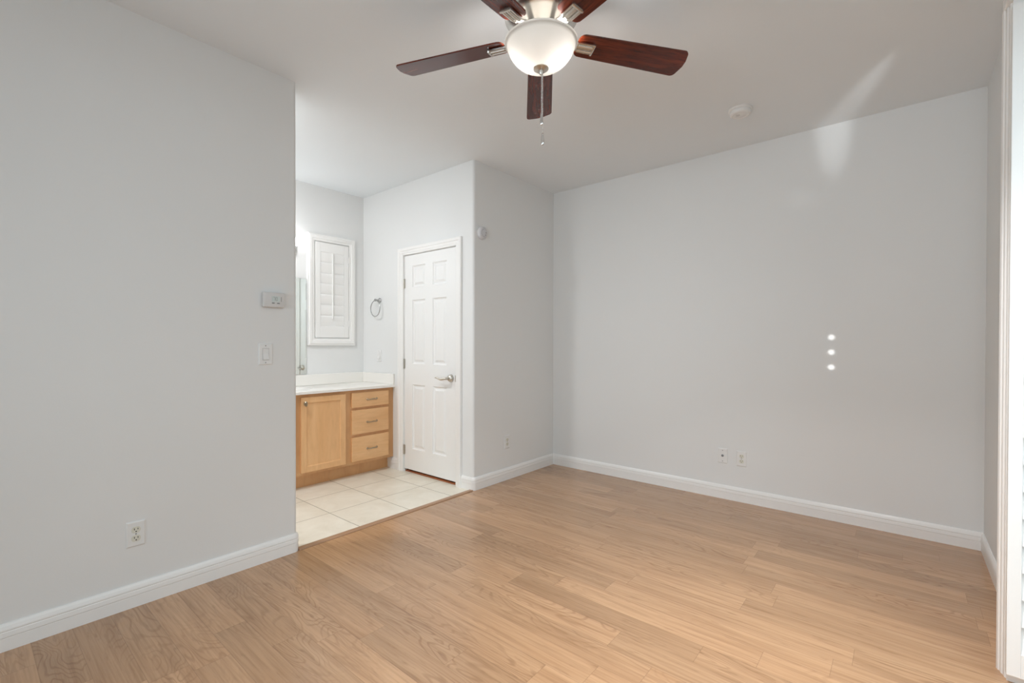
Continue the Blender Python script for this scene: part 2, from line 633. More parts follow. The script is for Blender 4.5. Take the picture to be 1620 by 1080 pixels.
# going this way round, the room lies on the right of each path, so depth runs to the right: reverse the paths
pl = [(XL - 0.118, YEND - 0.30)] + arc(XL - 0.118 + R, YEND - R, R, 180, 90) + arc(XL - R, YEND - R, R, 90, 0) + [(XL, -2.25)]
n = len(pl)
struct(obj('baseboard_left', sweep(BASE, pl, 0, n - 1), M_TRIM), 'white stepped baseboard along the left wall and round its end', 'baseboard')
pr = [(XR, 2.545), (XR, YB), (XL, YB)] + arc(XL - R, YD + R, R, 0, -90) + [(-2.856, YD)]
n = len(pr)
struct(obj('baseboard_right', sweep(BASE, pr, 0, 1), M_TRIM), 'short white baseboard at the right beside the sliding door', 'baseboard')
struct(obj('baseboard_back', sweep(BASE, pr, 1, 2), M_TRIM), 'long white stepped baseboard along the back wall', 'baseboard')
struct(obj('baseboard_corner', sweep(BASE, pr, 2, n - 1), M_TRIM), 'white baseboard rounding the corner right of the panel door', 'baseboard')
struct(obj('baseboard_alcove', sweep(BASE, [(-3.726, YD), (-3.905, YD)], 0, 1), M_TRIM), 'short white baseboard between vanity and panel door', 'baseboard')

bm = bmesh.new()
prof = [(-2.759, 0), (-2.759, 0.004), (-2.752, 0.0075), (-2.722, 0.0075), (-2.712, 0.003), (-2.712, 0)]
a = [bm.verts.new((x, YEND + 0.010, z)) for x, z in prof]
b = [bm.verts.new((x, YD - 0.008, z)) for x, z in prof]
for i in range(len(prof)):
    j = (i + 1) % len(prof)
    bm.faces.new((a[i], a[j], b[j], b[i]))
bm.faces.new(a[::-1])
bm.faces.new(b)
struct(obj('trim_1', bm, M_STRIP), 'brown wooden transition strip between tile and plank floor', 'transition strip')

# ------------------------------------------------------------------ six panel door
mpD = lambda u, v, d: (u, YD - d, v)
DX0, DX1, DZ0, DZ1 = -3.647, -2.932, 0.030, 2.050
door = thing('door_1', 'white six panel door with a lever handle at the end of the alcove', 'door', (0, 0, 0))
door['kind'] = 'structure'
CAS = [(0.0, 0.0), (0.0, 0.010), (0.006, 0.013), (0.016, 0.013), (0.020, 0.016), (0.040, 0.018), (0.044, 0.023), (0.062, 0.025), (0.070, 0.022), (0.070, 0.0)]
obj('door_casing', molding((-3.655, 0.0, -2.925, 2.055), CAS, mpD, False), M_TRIM, door)
bm = bmesh.new()
box(bm, (-3.668, YD + 0.002, 0), (DX0 - 0.003, YD + 0.116, 2.066))
box(bm, (DX1 + 0.003, YD + 0.002, 0), (-2.908, YD + 0.116, 2.066))
box(bm, (-3.668, YD + 0.002, DZ1 + 0.003), (-2.908, YD + 0.116, 2.066))
obj('door_jamb', bm, M_TRIM, door)
uL, uR = (-3.530, -3.346), (-3.240, -3.056)
rows = [(0.229, 0.836), (1.030, 1.628), (1.748, 1.948)]
rects = [(u[0], v[0], u[1], v[1]) for u in (uL, uR) for v in rows]
RINGS = [(0.003, 0.007), (0.012, 0.0125), (0.020, 0.0125), (0.040, 0.003)]
slab = obj('door_slab', relief(lambda u, v, d: (u, YD + 0.004 + d, v), DX0, DZ0, DX1, DZ1, 0.035, rects, RINGS), M_DOORW, door)
for z in (1.79, 1.028, 0.21):
    bm = bmesh.new()
    tube(bm, [(DX0 - 0.003, YD - 0.004, z - 0.045), (DX0 - 0.003, YD - 0.004, z + 0.045)], 0.0065, 10)
    box(bm, (DX0 - 0.002, YD - 0.001, z - 0.044), (DX0 + 0.012, YD + 0.0045, z + 0.044))
    obj('hinge', bm, M_NICKEL, door)['label'] = 'satin nickel butt hinge'
bm = bmesh.new()
LX, LZ = -2.998, 0.920
lathe(bm, [(0.0, 0.030), (0.014, 0.030), (0.026, 0.022), (0.032, 0.010), (0.033, 0.0)], 28, (0, 0, 0), 'Z', False, True)
bmesh.ops.transform(bm, matrix=Matrix.Translation((LX, YD + 0.004, LZ)) @ Matrix.Rotation(PI / 2, 4, 'X'), verts=bm.verts)
rose = obj('lever_rose', bm, M_NICKEL, door, smooth='auto')
rose['label'] = 'round satin nickel rose'
bm = bmesh.new()
tube(bm, [(LX, YD - 0.02, LZ), (LX, YD - 0.05, LZ), (LX - 0.008, YD - 0.060, LZ), (LX - 0.03, YD - 0.064, LZ - 0.006), (LX - 0.06, YD - 0.064, LZ - 0.010),
          (LX - 0.09, YD - 0.064, LZ - 0.003), (LX - 0.115, YD - 0.062, LZ + 0.004), (LX - 0.135, YD - 0.060, LZ + 0.002)], 0.01, 12,
     radii=[0.011, 0.011, 0.012, 0.011, 0.009, 0.0085, 0.008, 0.006])
obj('lever_handle', bm, M_NICKEL, door, smooth=True)['label'] = 'curved satin nickel lever'
obj('strike_plate', B((DX1 - 0.002, YD - 0.012, LZ - 0.028), (DX1 + 0.006, YD + 0.002, LZ + 0.028), 0.001), M_NICKEL, door)
struct(obj('trim_2', B((-3.644, YD + 0.012, 0), (-2.934, YD + 0.116, 0.014), 0.002), M_SADDLE), 'red brown wooden saddle under the panel door', 'door saddle')
struct(obj('wall_closet', B((-3.672, YD + 0.12, 0), (-2.905, YD + 0.16, 2.1)), M_WALL), 'wall closing off the room behind the panel door', 'wall')

# ------------------------------------------------------------------ shuttered alcove window
mpW = lambda u, v, d: (XW + d, u, v)
win = thing('window_1', 'small alcove window covered by a closed white louvered shutter', 'window', (0, 0, 0))
win['kind'] = 'structure'
WC = [(0, 0), (0, 0.020), (0.006, 0.024), (0.020, 0.024), (0.026, 0.030), (0.050, 0.032), (0.058, 0.026), (0.066, 0.026), (0.070, 0.0)]
obj('window_casing', molding((2.216, 1.268, 2.580, 2.206), WC, mpW, True), M_TRIM, win)
bm = bmesh.new()
P0, P1, Q0, Q1 = 2.222, 2.574, 1.274, 2.200
A0, A1, C0, C1 = 2.274, 2.526, 1.385, 2.108
for lo, hi in (((P0, Q0), (A0, Q1)), ((A1, Q0), (P1, Q1)), ((A0, Q0), (A1, C0)), ((A0, C1), (A1, Q1))):
    box(bm, (XW + 0.001, lo[0], lo[1]), (XW + 0.022, hi[0], hi[1]), 0.002)
obj('shutter_frame', bm, M_TRIM, win)
nl = 7
pit = (C1 - C0) / nl
for i in range(nl):
    zc = C0 + pit * (i + 0.5)
    bm = bmesh.new()
    # closed slat: thin ellipse section, overlapping its neighbour like shingles
    sec = [(0.006 * math.sin(2 * PI * k / 16), (pit * 0.54) * math.cos(2 * PI * k / 16)) for k in range(16)]
    t0 = math.radians(6)
    ring = []
    for yy in (A0 + 0.002, A1 - 0.002):
        ring.append([bm.verts.new((XW + 0.0115 + d * math.cos(t0) + q * math.sin(t0) * 0.8, yy, zc - d * math.sin(t0) + q * math.cos(t0))) for d, q in sec])
    for k in range(16):
        j = (k + 1) % 16
        bm.faces.new((ring[0][k], ring[0][j], ring[1][j], ring[1][k]))
    bm.faces.new(ring[0])
    bm.faces.new(ring[1][::-1])
    obj('louver', bm, M_TRIM, win, smooth='auto')
obj('tilt_rod', B((XW + 0.020, 2.393, 1.460), (XW + 0.034, 2.403, 2.104), 0.002), M_TRIM, win)
for z in (1.42, 2.06):
    obj('hinge', B((XW + 0.018, 2.572, z - 0.03), (XW + 0.027, 2.584, z + 0.03), 0.002), M_TRIM, win)

# ------------------------------------------------------------------ vanity
van = thing('vanity_cabinet', 'maple vanity cabinet with one visible door and three drawers on cream tile', 'cabinet', (-4.07, 1.75, 0))
VO = Vector((4.07, -1.75, 0))


def vbox(bm, lo, hi, bev=0.0):
    return box(bm, tuple(Vector(lo) + VO), tuple(Vector(hi) + VO), bev)


FX = -3.825
bm = bmesh.new()
VY0 = 0.75
for y0, y1 in ((VY0, VY0 + 0.05), (1.775, 1.850), (2.222, 2.312), (2.680, YD - 0.001)):
    vbox(bm, (FX - 0.02, y0, 0.115), (FX, y1, 0.795))
for z0, z1 in ((0.115, 0.155), (0.760, 0.795)):
    vbox(bm, (FX - 0.0195, VY0, z0), (FX - 0.0004, YD - 0.0015, z1))
for z0, z1 in ((0.600, 0.645), (0.355, 0.400)):
    vbox(bm, (FX - 0.0195, 2.30, z0), (FX - 0.0004, 2.70, z1))
obj('face_frame', bm, M_FRAME, van)
bm = bmesh.new()
vbox(bm, (XW + 0.002, VY0, 0.115), (FX - 0.021, VY0 + 0.016, 0.795))
vbox(bm, (XW + 0.002, YD - 0.018, 0.115), (FX - 0.021, YD - 0.002, 0.795))
vbox(bm, (XW + 0.002, VY0 + 0.017, 0.115), (FX - 0.021, YD - 0.019, 0.131))
vbox(bm, (XW + 0.002, VY0 + 0.017, 0.132), (XW + 0.010, YD - 0.019, 0.795))
obj('carcass', bm, M_MAPLE, van)
obj('toe_kick', vbox(bmesh.new(), (-3.915, VY0, 0.0), (-3.900, YD - 0.002, 0.1145)), M_FRAME, van)
mpC = lambda u, v, d: (FX + 0.019 - d + VO.x, u + VO.y, v)
SH = [(0.003, 0.0015), (0.007, 0.008)]


def pull(y, z, parent, name, vertical=False):
    bm = bmesh.new()
    hx = FX + 0.019 + VO.x
    L = 0.052
    pts = []
    for k in range(13):
        s = -1 + k / 6
        pts.append((hx + 0.024 * (1 - abs(s) ** 3.5) + 0.004, y + VO.y + s * L, z + 0.002 * math.cos(s * 4)))
    tube(bm, pts, 0.0042, 10, radii=[0.0045 + 0.0016 * math.cos(s * PI / 6 * 1) ** 2 if 0 < s < 12 else 0.0055 for s in range(13)])
    for s in (-1, 1):
        lathe(bm, [(0.009, 0.0), (0.009, 0.003), (0.0055, 0.007), (0.0045, 0.012)], 14, (hx - 0.0005, y + VO.y + s * L * 0.97, z), 'X', True, True)
    if vertical:
        bmesh.ops.rotate(bm, cent=(hx, y + VO.y, z), matrix=Matrix.Rotation(PI / 2, 3, 'X'), verts=bm.verts)
    return obj(name, bm, M_HANDLE, parent, smooth='auto')


def knob(y, z, parent):
    bm = bmesh.new()
    hx = FX + 0.019 + VO.x
    lathe(bm, [(0.011, 0.0), (0.010, 0.004), (0.005, 0.007), (0.0055, 0.014), (0.014, 0.019), (0.0165, 0.025), (0.013, 0.030), (0.0, 0.032)], 20, (hx - 0.0005, y + VO.y, z), 'X', True, False)
    bmesh.ops.scale(bm, vec=(1, 0.8, 1.35), space=Matrix.Translation((-hx, -y - VO.y, -z)), verts=bm.verts)
    return obj('knob', bm, M_HANDLE, parent, smooth='auto')


for y0, y1, ky in ((1.836, 2.238, 1.866), (1.385, 1.787, 1.757)):
    d = obj('cabinet_door', relief(mpC, y0, 0.141, y1, 0.768, 0.0185, [(y0 + 0.046, 0.187, y1 - 0.046, 0.722)], SH), M_MAPLE, van)
    knob(ky, 0.716, d)['label'] = 'aged nickel oval knob'
for z0, z1 in ((0.634, 0.770), (0.390, 0.611), (0.143, 0.365)):
    bm = bmesh.new()
    vbox(bm, (FX + 0.0005, 2.300, z0), (FX + 0.019, 2.692, z1), 0.003)
    d = obj('drawer', bm, M_MAPLE_H, van)
    pull(2.506, (z0 + z1) / 2 + (0.0 if z1 > 0.7 else -0.008), d, 'drawer_pull')['label'] = 'slim curved aged nickel pull'

# worktop with basin
top = thing('vanity_countertop', 'glossy white countertop with splash edges resting on the maple vanity', 'countertop', (-4.07, 1.75, 0.795))
TO = Vector((4.07, -1.75, -0.795))
bm = bmesh.new()
N = 64
cx, cy = -4.075, 1.70
rx, ry_ = 0.185, 0.345
x0, x1, y0, y1 = XW + 0.001, -3.792, VY0 - 0.01, YD - 0.001


def rect_pt(a):
    dx, dy = math.cos(a) * 1.0, math.sin(a) * 1.0
    ts = []
    if dx > 1e-9: ts.append((x1 - cx) / dx)
    if dx < -1e-9: ts.append((x0 - cx) / dx)
    if dy > 1e-9: ts.append((y1 - cy) / dy)
    if dy < -1e-9: ts.append((y0 - cy) / dy)
    t = min(ts)
    return cx + dx * t, cy + dy * t


angs = [2 * PI * i / N for i in range(N)]
for c in ((x1, y1), (x0, y1), (x0, y0), (x1, y0)):
    a = math.atan2(c[1] - cy, c[0] - cx) % (2 * PI)
    k = min(range(len(angs)), key=lambda i: abs(angs[i] - a))
    angs[k] = a
angs.sort()
ZT = 0.820
loops = []


def add_loop(pts, z):
    loops.append([bm.verts.new((x + TO.x, y + TO.y, z + TO.z)) for x, y in pts])


rp = [rect_pt(a) for a in angs]
add_loop(rp, 0.7955)
add_loop(rp, ZT - 0.003)
add_loop([(x - 0.003 if x > x1 - 1e-4 else x, y) for x, y in rp], ZT)
ell = lambda s: [(cx + rx * s * math.cos(a), cy + ry_ * s * math.sin(a)) for a in
                 [math.atan2(math.sin(q) / ry_, math.cos(q) / rx) for q in angs]]
for s, dz in ((1.10, 0), (1.07, 0.0015), (1.03, 0.002), (0.99, -0.001), (0.95, -0.010)):
    add_loop(ell(s), ZT + dz)
for s, dz in ((0.88, -0.022), (0.7, -0.0235)):
    add_loop(ell(s), ZT + dz)
for a, b in zip(loops, loops[1:]):
    for i in range(N):
        j = (i + 1) % N
        bm.faces.new((a[i], a[j], b[j], b[i]))
bm.faces.new(loops[-1])
bm.faces.new(loops[0][::-1])
obj('worktop', bm, M_MARBLE, top, smooth='auto')
tb = lambda lo, hi, bev=0.003: box(bmesh.new(), tuple(Vector(lo) + TO), tuple(Vector(hi) + TO), bev)
obj('backsplash', tb((XW + 0.001, VY0, ZT + 0.0005), (XW + 0.019, YD - 0.002, 0.922)), M_MARBLE, top)
obj('side_splash', tb((XW + 0.0195, YD - 0.019, ZT + 0.0005), (-3.797, YD - 0.001, 0.922)), M_MARBLE, top)

# mirror
mir = thing('vanity_mirror', 'frameless mirror on the wall above the vanity, left of the shuttered window', 'mirror', (XW + 0.003, 1.45, 0.925))
obj('mirror_glass', B((0.0, -0.60, 0.0), (0.005, 0.692, 0.905)), M_MIRROR, mir)
for y in (-0.3, 0.45):
    obj('mirror_clip', B((-0.002, y - 0.012, -0.001), (0.010, y + 0.012, 0.012), 0.002), M_CHROME, mir)

# vanity light
vl = thing('vanity_light', 'row of lit globe bulbs on a metal bar above the vanity mirror', 'wall light', (XW, 1.50, 2.10))
obj('back_bar', B((0.0, -0.50, -0.055), (0.025, 0.545, 0.055), 0.006), M_CHROME, vl)
for y in (-0.42, -0.12, 0.18, 0.462):
    bm = bmesh.new()
    tube(bm, [(0.022, y, -0.03), (0.09, y, -0.045), (0.125, y, -0.042), (0.130, y, -0.015)], 0.009, 10)
    lathe(bm, [(0.012, -0.022), (0.028, -0.016), (0.030, -0.010), (0.026, -0.002)], 20, (0.130, y, 0), 'Z', True, True)
    obj('lamp_arm', bm, M_CHROME, vl, smooth='auto')
    bm = bmesh.new()
    sphere(bm, (0.130, y, 0.030), 0.043, u=20, v=14)
    obj('globe_bulb', bm, M_VBULB, vl, smooth=True)

# towel ring
tr = thing('towel_ring', 'round chrome towel ring on the alcove wall left of the panel door', 'towel ring', (-4.046, YD, 1.652))
bm = bmesh.new()
lathe(bm, [(0.026, 0.0), (0.026, 0.006), (0.018, 0.012), (0.010, 0.018), (0.009, 0.048), (0.013, 0.052), (0.013, 0.060), (0.008, 0.064)], 24, (0, 0, 0), 'Z', True, True)
bmesh.ops.transform(bm, matrix=Matrix.Rotation(PI / 2, 4, 'X'), verts=bm.verts)
obj('mounting_post', bm, M_RING, tr, smooth='auto')
bm = bmesh.new()
tube(bm, [(0.0788 * math.sin(2 * PI * k / 48), -0.054, -0.0788 + 0.0788 * math.cos(2 * PI * k / 48) - 0.004) for k in range(49)], 0.0044, 10, False)
bmesh.ops.remove_doubles(bm, verts=bm.verts, dist=1e-5)
obj('ring', bm, M_RING, tr, smooth=True)


# ------------------------------------------------------------------ switches, outlets, small wall things
# each is built flat in x-z, facing -y, and turned by rz; the origin lies on the wall
def cover(tp, wd=0.072, ht=0.116, name='cover_plate'):
    bm = bmesh.new()
    hw, hh = wd / 2, ht / 2
    lo = [bm.verts.new((x, 0, z)) for x, z in ((-hw, -hh), (hw, -hh), (hw, hh), (-hw, hh))]
    mi = [bm.verts.new((x, -0.0035, z)) for x, z in ((-hw, -hh), (hw, -hh), (hw, hh), (-hw, hh))]
    q = 0.005
    hi = [bm.verts.new((x, -0.0065, z)) for x, z in ((-hw + q, -hh + q), (hw - q, -hh + q), (hw - q, hh - q), (-hw + q, hh - q))]
    for a, b in ((lo, mi), (mi, hi)):
        for i in range(4):
            j = (i + 1) % 4
            bm.faces.new((a[i], a[j], b[j], b[i]))
    bm.faces.new(hi)
    bm.faces.new(lo[::-1])
    return obj(name, bm, M_PLASTIC, tp)


def screw(tp, z):
    bm = bmesh.new()
    lathe(bm, [(0.0032, -0.0062), (0.0032, -0.0070), (0.002, -0.0076)], 10, (0, 0, 0), 'Z', True, True)
    bmesh.ops.rotate(bm, cent=(0, 0, 0), matrix=Matrix.Rotation(-PI / 2, 3, 'X'), verts=bm.verts)
    bmesh.ops.transform(bm, matrix=Matrix.Translation((0, 0, z)), verts=bm.verts)
    for v in bm.verts:
        v.co.y = -abs(v.co.y)
    obj('screw', bm, M_GREYMARK, tp)


def outlet(loc, rz, label):
    t = thing('wall_outlet', label, 'outlet', loc, rz, 'duplex outlets low on the walls')
    cover(t)
    for s in (1, -1):
        zc = s * 0.0195
        bm = bmesh.new()
        pts = []
        for k in range(32):
            a = 2 * PI * k / 32
            x, z = 0.0175 * math.cos(a), 0.0175 * math.sin(a)
            pts.append((x, max(-0.0145, min(0.0145, z))))
        f = [bm.verts.new((x, -0.0062, z + zc)) for x, z in pts]
        g = [bm.verts.new((x * 0.97, -0.0085, z * 0.97 + zc)) for x, z in pts]
        for i in range(32):
            j = (i + 1) % 32
            bm.faces.new((f[i], f[j], g[j], g[i]))
        bm.faces.new(g)
        bm.faces.new(f[::-1])
        rc = obj('receptacle', bm, M_IVORY, t)
        for x, hh in ((-0.0065, 0.0042), (0.0065, 0.0035)):
            obj('slot', B((x - 0.0013, -0.0092, zc + 0.004 - hh), (x + 0.0013, -0.0084, zc + 0.004 + hh)), M_DARK, rc)
        bm = bmesh.new()
        tube(bm, [(0, -0.0084, zc - 0.0075), (0, -0.0092, zc - 0.0075)], 0.0027, 10)
        obj('ground_hole', bm, M_DARK, rc)
    screw(t, 0.0)
    return t


outlet((XL, 0.5355, 0.336), PI / 2, 'white duplex outlet with ivory sockets low on the left wall, above its baseboard')
outlet((XL, 3.180, 0.339), PI / 2, 'small white duplex outlet on the short wall right of the panel door')
outlet((-0.948, YB, 0.334), 0, 'white duplex outlet with ivory sockets low on the back wall beside a jack plate')
t = thing('jack_plate', 'white wall plate with one small dark jack, left of the back wall outlet', 'wall plate', (-1.0865, YB, 0.338))
cover(t)
bm = bmesh.new()
lathe(bm, [(0.0095, -0.006), (0.0095, -0.0085), (0.006, -0.0095), (0.006, -0.014), (0.003, -0.0145)], 16, (0, 0, 0), 'Z', True, True)
for v in bm.verts:
    v.co = Vector((v.co.x, v.co.z, v.co.y + 0.001))
obj('jack', bm, M_GREYMARK, t)['label'] = 'small dark jack'
screw(t, 0.042)
screw(t, -0.042)


def rocker(loc, rz, label, group=None):
    t = thing('light_switch', label, 'light switch', loc, rz)
    cover(t, 0.074, 0.118)
    bm = bmesh.new()
    for lo, hi in (((-0.0185, -0.035), (0.0185, -0.0315)), ((-0.0185, 0.0315), (0.0185, 0.035)), ((-0.0185, -0.0315), (-0.0155, 0.0315)), ((0.0155, -0.0315), (0.0185, 0.0315))):
        box(bm, (lo[0], -0.0078, lo[1]), (hi[0], -0.006, hi[1]))
    obj('switch_surround', bm, M_GREYPL, t)
    bm = bmesh.new()
    pr_ = [(-0.006, -0.031), (-0.0135, -0.029), (-0.0080, 0.001), (-0.0095, 0.030), (-0.006, 0.031)]
    a = [bm.verts.new((-0.015, y, z)) for y, z in pr_]
    b = [bm.verts.new((0.015, y, z)) for y, z in pr_]
    for i in range(len(pr_)):
        j = (i + 1) % len(pr_)
        bm.faces.new((a[i], a[j], b[j], b[i]))
    bm.faces.new(a)
    bm.faces.new(b[::-1])
    obj('rocker', bm, M_PLASTIC, t)
    screw(t, 0.047)
    screw(t, -0.047)
    return t


rocker((XL, 1.1105, 1.1585), PI / 2, 'white rocker light switch on the left wall below the thermostat')
rocker((-4.052, YD, 1.096), 0, 'white rocker switch on the alcove wall below the towel ring')

# thermostat
th = thing('thermostat', 'pale grey thermostat with small display on the left wall above the light switch', 'thermostat', (XL, 1.1475, 1.4615), PI / 2)
obj('mounting_base', B((-0.054, -0.010, -0.038), (0.054, 0.0, 0.038), 0.003), M_GREYPL, th)
bm = bmesh.new()
box(bm, (-0.0585, -0.030, -0.0415), (0.0585, -0.0095, 0.0415), 0.006, 3)
obj('housing', bm, M_GREYPL, th, smooth='auto')
sc = obj('display', B((-0.012, -0.0308, -0.010), (0.030, -0.0296, 0.021), 0.0005), M_LCD, th)
sc['label'] = 'small pale display'
SEG = {'7': 'abc', '0': 'abcdef'}
for k, ch in enumerate('70'):
    bm = bmesh.new()
    ox, oz, ww, hh = -0.005 + k * 0.013, -0.003, 0.008, 0.009
    R_ = {'a': (0, 2 * hh, ww, 2 * hh), 'b': (ww, hh, ww, 2 * hh), 'c': (ww, 0, ww, hh), 'd': (0, 0, ww, 0), 'e': (0, 0, 0, hh), 'f': (0, hh, 0, 2 * hh)}
    for s in SEG[ch]:
        xa, za, xb, zb = R_[s]
        box(bm, (ox + xa - 0.0008, -0.0311, oz + za - 0.0008), (ox + xb + 0.0008, -0.0307, oz + zb + 0.0008))
    obj('digit', bm, M_GREYMARK, sc)
obj('side_mark', B((0.0365, -0.0304, -0.008), (0.0390, -0.0298, 0.018)), M_GREYMARK, th)
for x in (-0.006, 0.022):
    obj('button', B((x - 0.007, -0.0315, -0.0205), (x + 0.007, -0.0298, -0.0155), 0.0012), M_GREYMARK, th)

# alarm disc on the short wall
al = thing('carbon_monoxide_alarm', 'round white alarm disc high on the short wall beside the panel door corner', 'alarm', (XL, 2.848, 2.146), PI / 2)
bm = bmesh.new()
lathe(bm, [(0.054, 0.0), (0.054, 0.010), (0.050, 0.022), (0.040, 0.030), (0.020, 0.033), (0.0, 0.033)], 40, (0, 0, 0), 'Z', True, False)
bmesh.ops.transform(bm, matrix=Matrix.Rotation(PI / 2, 4, 'X'), verts=bm.verts)
M_ALARM = plain('grey_white_plastic', (0.64, 0.64, 0.66), 0.45)
obj('alarm_cover', bm, M_ALARM, al, smooth='auto')
for x, z in ((0.022, 0.004), (0.015, -0.016)):
    bm = bmesh.new()
    tube(bm, [(x, -0.028, z), (x, -0.0345, z)], 0.0042, 10)
    obj('test_button', bm, M_GREYMARK, al)
bm = bmesh.new()
for k in range(7):
    a = math.radians(110 + 28 * k)
    box(bm, (0.030 * math.cos(a) - 0.004, -0.0335, 0.030 * math.sin(a) - 0.0012), (0.030 * math.cos(a) + 0.004, -0.0295, 0.030 * math.sin(a) + 0.0012))
obj('vent_slots', bm, M_GREYMARK, al)

# smoke detector on the ceiling
sd = thing('smoke_detector', 'round white smoke detector on the ceiling near the back wall', 'smoke detector', (-0.815, 3.275, H))
bm = bmesh.new()
lathe(bm, [(0.071, 0.0), (0.071, -0.008), (0.066, -0.012)], 48, (0, 0, 0), 'Z', True, True)
obj('mounting_plate', bm, M_PLASTIC, sd, smooth='auto')
bm = bmesh.new()
lathe(bm, [(0.062, -0.010), (0.064, -0.014), (0.064, -0.027), (0.060, -0.034), (0.050, -0.038), (0.046, -0.0365), (0.030, -0.040), (0.0, -0.041)], 48, (0, 0, 0), 'Z', True, False)
obj('detector_cover', bm, M_PLASTIC, sd, smooth='auto')
bm = bmesh.new()
lathe(bm, [(0.013, -0.039), (0.013, -0.0425), (0.010, -0.0435), (0.0, -0.0435)], 20, (-0.012, -0.018, 0), 'Z', True, False)
obj('test_button', bm, M_GREYPL, sd, smooth='auto')

# ------------------------------------------------------------------ ceiling fan
FXC, FYC, ZB = -1.137, 1.539, 2.464
fan = thing('ceiling_fan', 'brushed nickel ceiling fan with five dark red wooden blades and a lit glass bowl', 'ceiling fan', (FXC, FYC, H))
z_ = lambda z: z - H
bm = bmesh.new()
lathe(bm, [(0.085, 0.0), (0.085, -0.02), (0.070, -0.045), (0.060, -0.06)], 48, (0, 0, 0), 'Z', True, True)
obj('ceiling_canopy', bm, M_BRUSHED, fan, smooth='auto')
bm = bmesh.new()
lathe(bm, [(0.060, -0.055), (0.105, -0.075), (0.125, -0.10), (0.128, -0.165), (0.140, z_(2.560)), (0.147, z_(2.548)), (0.148, z_(2.538)), (0.143, z_(2.531)),
           (0.118, z_(2.520)), (0.088, z_(2.500)), (0.066, z_(2.482)), (0.055, z_(2.472)), (0.050, z_(2.466))], 64, (0, 0, 0), 'Z', True, True)
obj('motor_housing', bm, M_BRUSHED, fan, smooth='auto')
bm = bmesh.new()
lathe(bm, [(0.045, z_(2.468)), (0.045, z_(2.440)), (0.030, z_(2.432)), (0.010, z_(2.430)), (0.006, z_(2.425)), (0.006, z_(2.344))], 32, (0, 0, 0), 'Z', True, True)
obj('switch_housing', bm, M_BRUSHED, fan, smooth='auto')

bowl_prof = [(0.1455, z_(2.447)), (0.1480, z_(2.4445)), (0.1482, z_(2.440)), (0.1445, z_(2.4365)), (0.1400, z_(2.434)), (0.1375, z_(2.425)), (0.130, z_(2.405)), (0.116, z_(2.384)), (0.097, z_(2.365)), (0.073, z_(2.351)), (0.045, z_(2.3435)), (0.020, z_(2.341)), (0.006, z_(2.3405))]
bm = bmesh.new()
lathe(bm, bowl_prof, 72)
obj('glass_bowl', bm, M_BOWL, fan, smooth=True)['label'] = 'lit frosted white glass bowl'
for a in (math.radians(28), math.radians(208)):
    bm = bmesh.new()
    sphere(bm, (0.062 * math.cos(a), 0.062 * math.sin(a), z_(2.395)), 0.023, 1, 1, 1.1, 16, 10)
    obj('bulb', bm, M_BULB, fan, smooth=True)
bm = bmesh.new()
lathe(bm, [(0.010, z_(2.346)), (0.030, z_(2.343)), (0.031, z_(2.338)), (0.022, z_(2.333)), (0.010, z_(2.331)), (0.009, z_(2.322)), (0.006, z_(2.316)), (0.0, z_(2.315))], 28, (0, 0, 0), 'Z', True, False)
obj('finial', bm, M_NICKEL, fan, smooth='auto')['label'] = 'satin nickel cap under the bowl'


def chain(x, y, z0, z1, zf):
    bm = bmesh.new()
    n = int((z0 - z1) / 0.0047)
    for i in range(n):
        m = Matrix.Translation((x, y, z_(z0 - i * 0.0047)))
        bmesh.ops.create_icosphere(bm, subdivisions=1, radius=0.0021, matrix=m)
    tube(bm, [(x, y, z_(z0)), (x, y, z_(z1))], 0.0008, 6)
    c = obj('pull_chain', bm, M_CHROME, fan, smooth=True)
    bm = bmesh.new()
    lathe(bm, [(0.0015, z_(z1 + 0.003)), (0.0035, z_(z1)), (0.004, z_(z1 - 0.006)), (0.0075, z_(zf + 0.014)), (0.008, z_(zf + 0.008)), (0.006, z_(zf + 0.002)), (0.002, z_(zf))], 16, (x, y, 0), 'Z', True, True)
    obj('chain_fob', bm, M_CHROME, c, smooth='auto')


chain(0.004, 0.006, 2.322, 2.078, 2.030)
chain(0.012, -0.012, 2.345, 2.152, 2.102)

# one blade along +x, then copies
A0_ = math.radians(199.34)
PITCH = math.radians(-11.5)


def blade_mesh():
    bm = bmesh.new()
    out = []
    r0, r1 = 0.155, 0.668
    hw0, hw1 = 0.056, 0.0685
    # outline in (x, y), counter-clockwise
    n = 10
    for k in range(n + 1):      # root, rounded
        a = math.radians(90 + 180 * k / n)
        ca, sa = math.cos(a), math.sin(a)
        ca = -abs(ca) ** 0.55
        sa = math.copysign(abs(sa) ** 0.55, sa)
        out.append((r0 + 0.045 + 0.045 * ca, hw0 * sa))
    rc = 0.022
    for k in range(7):          # outer corner, -y side
        a = math.radians(-90 + 80 * k / 6)
        out.append((r1 - 0.012 - rc + rc * math.cos(a), -hw1 + rc + rc * math.sin(a)))
    out.append((r1 - 0.002, -0.02))
    out.append((r1, 0.01))
    for k in range(7):
        a = math.radians(12 + 78 * k / 6)
        out.append((r1 - 0.008 - rc + rc * math.cos(a), hw1 - rc + rc * math.sin(a)))
    th = 0.003
    a = [bm.verts.new((x, y, -th)) for x, y in out]
    b = [bm.verts.new((x, y, th)) for x, y in out]
    m = len(out)
    for i in range(m):
        j = (i + 1) % m
        bm.faces.new((a[i], a[j], b[j], b[i]))
    bm.faces.new(a[::-1])
    bm.faces.new(b)
    return bm


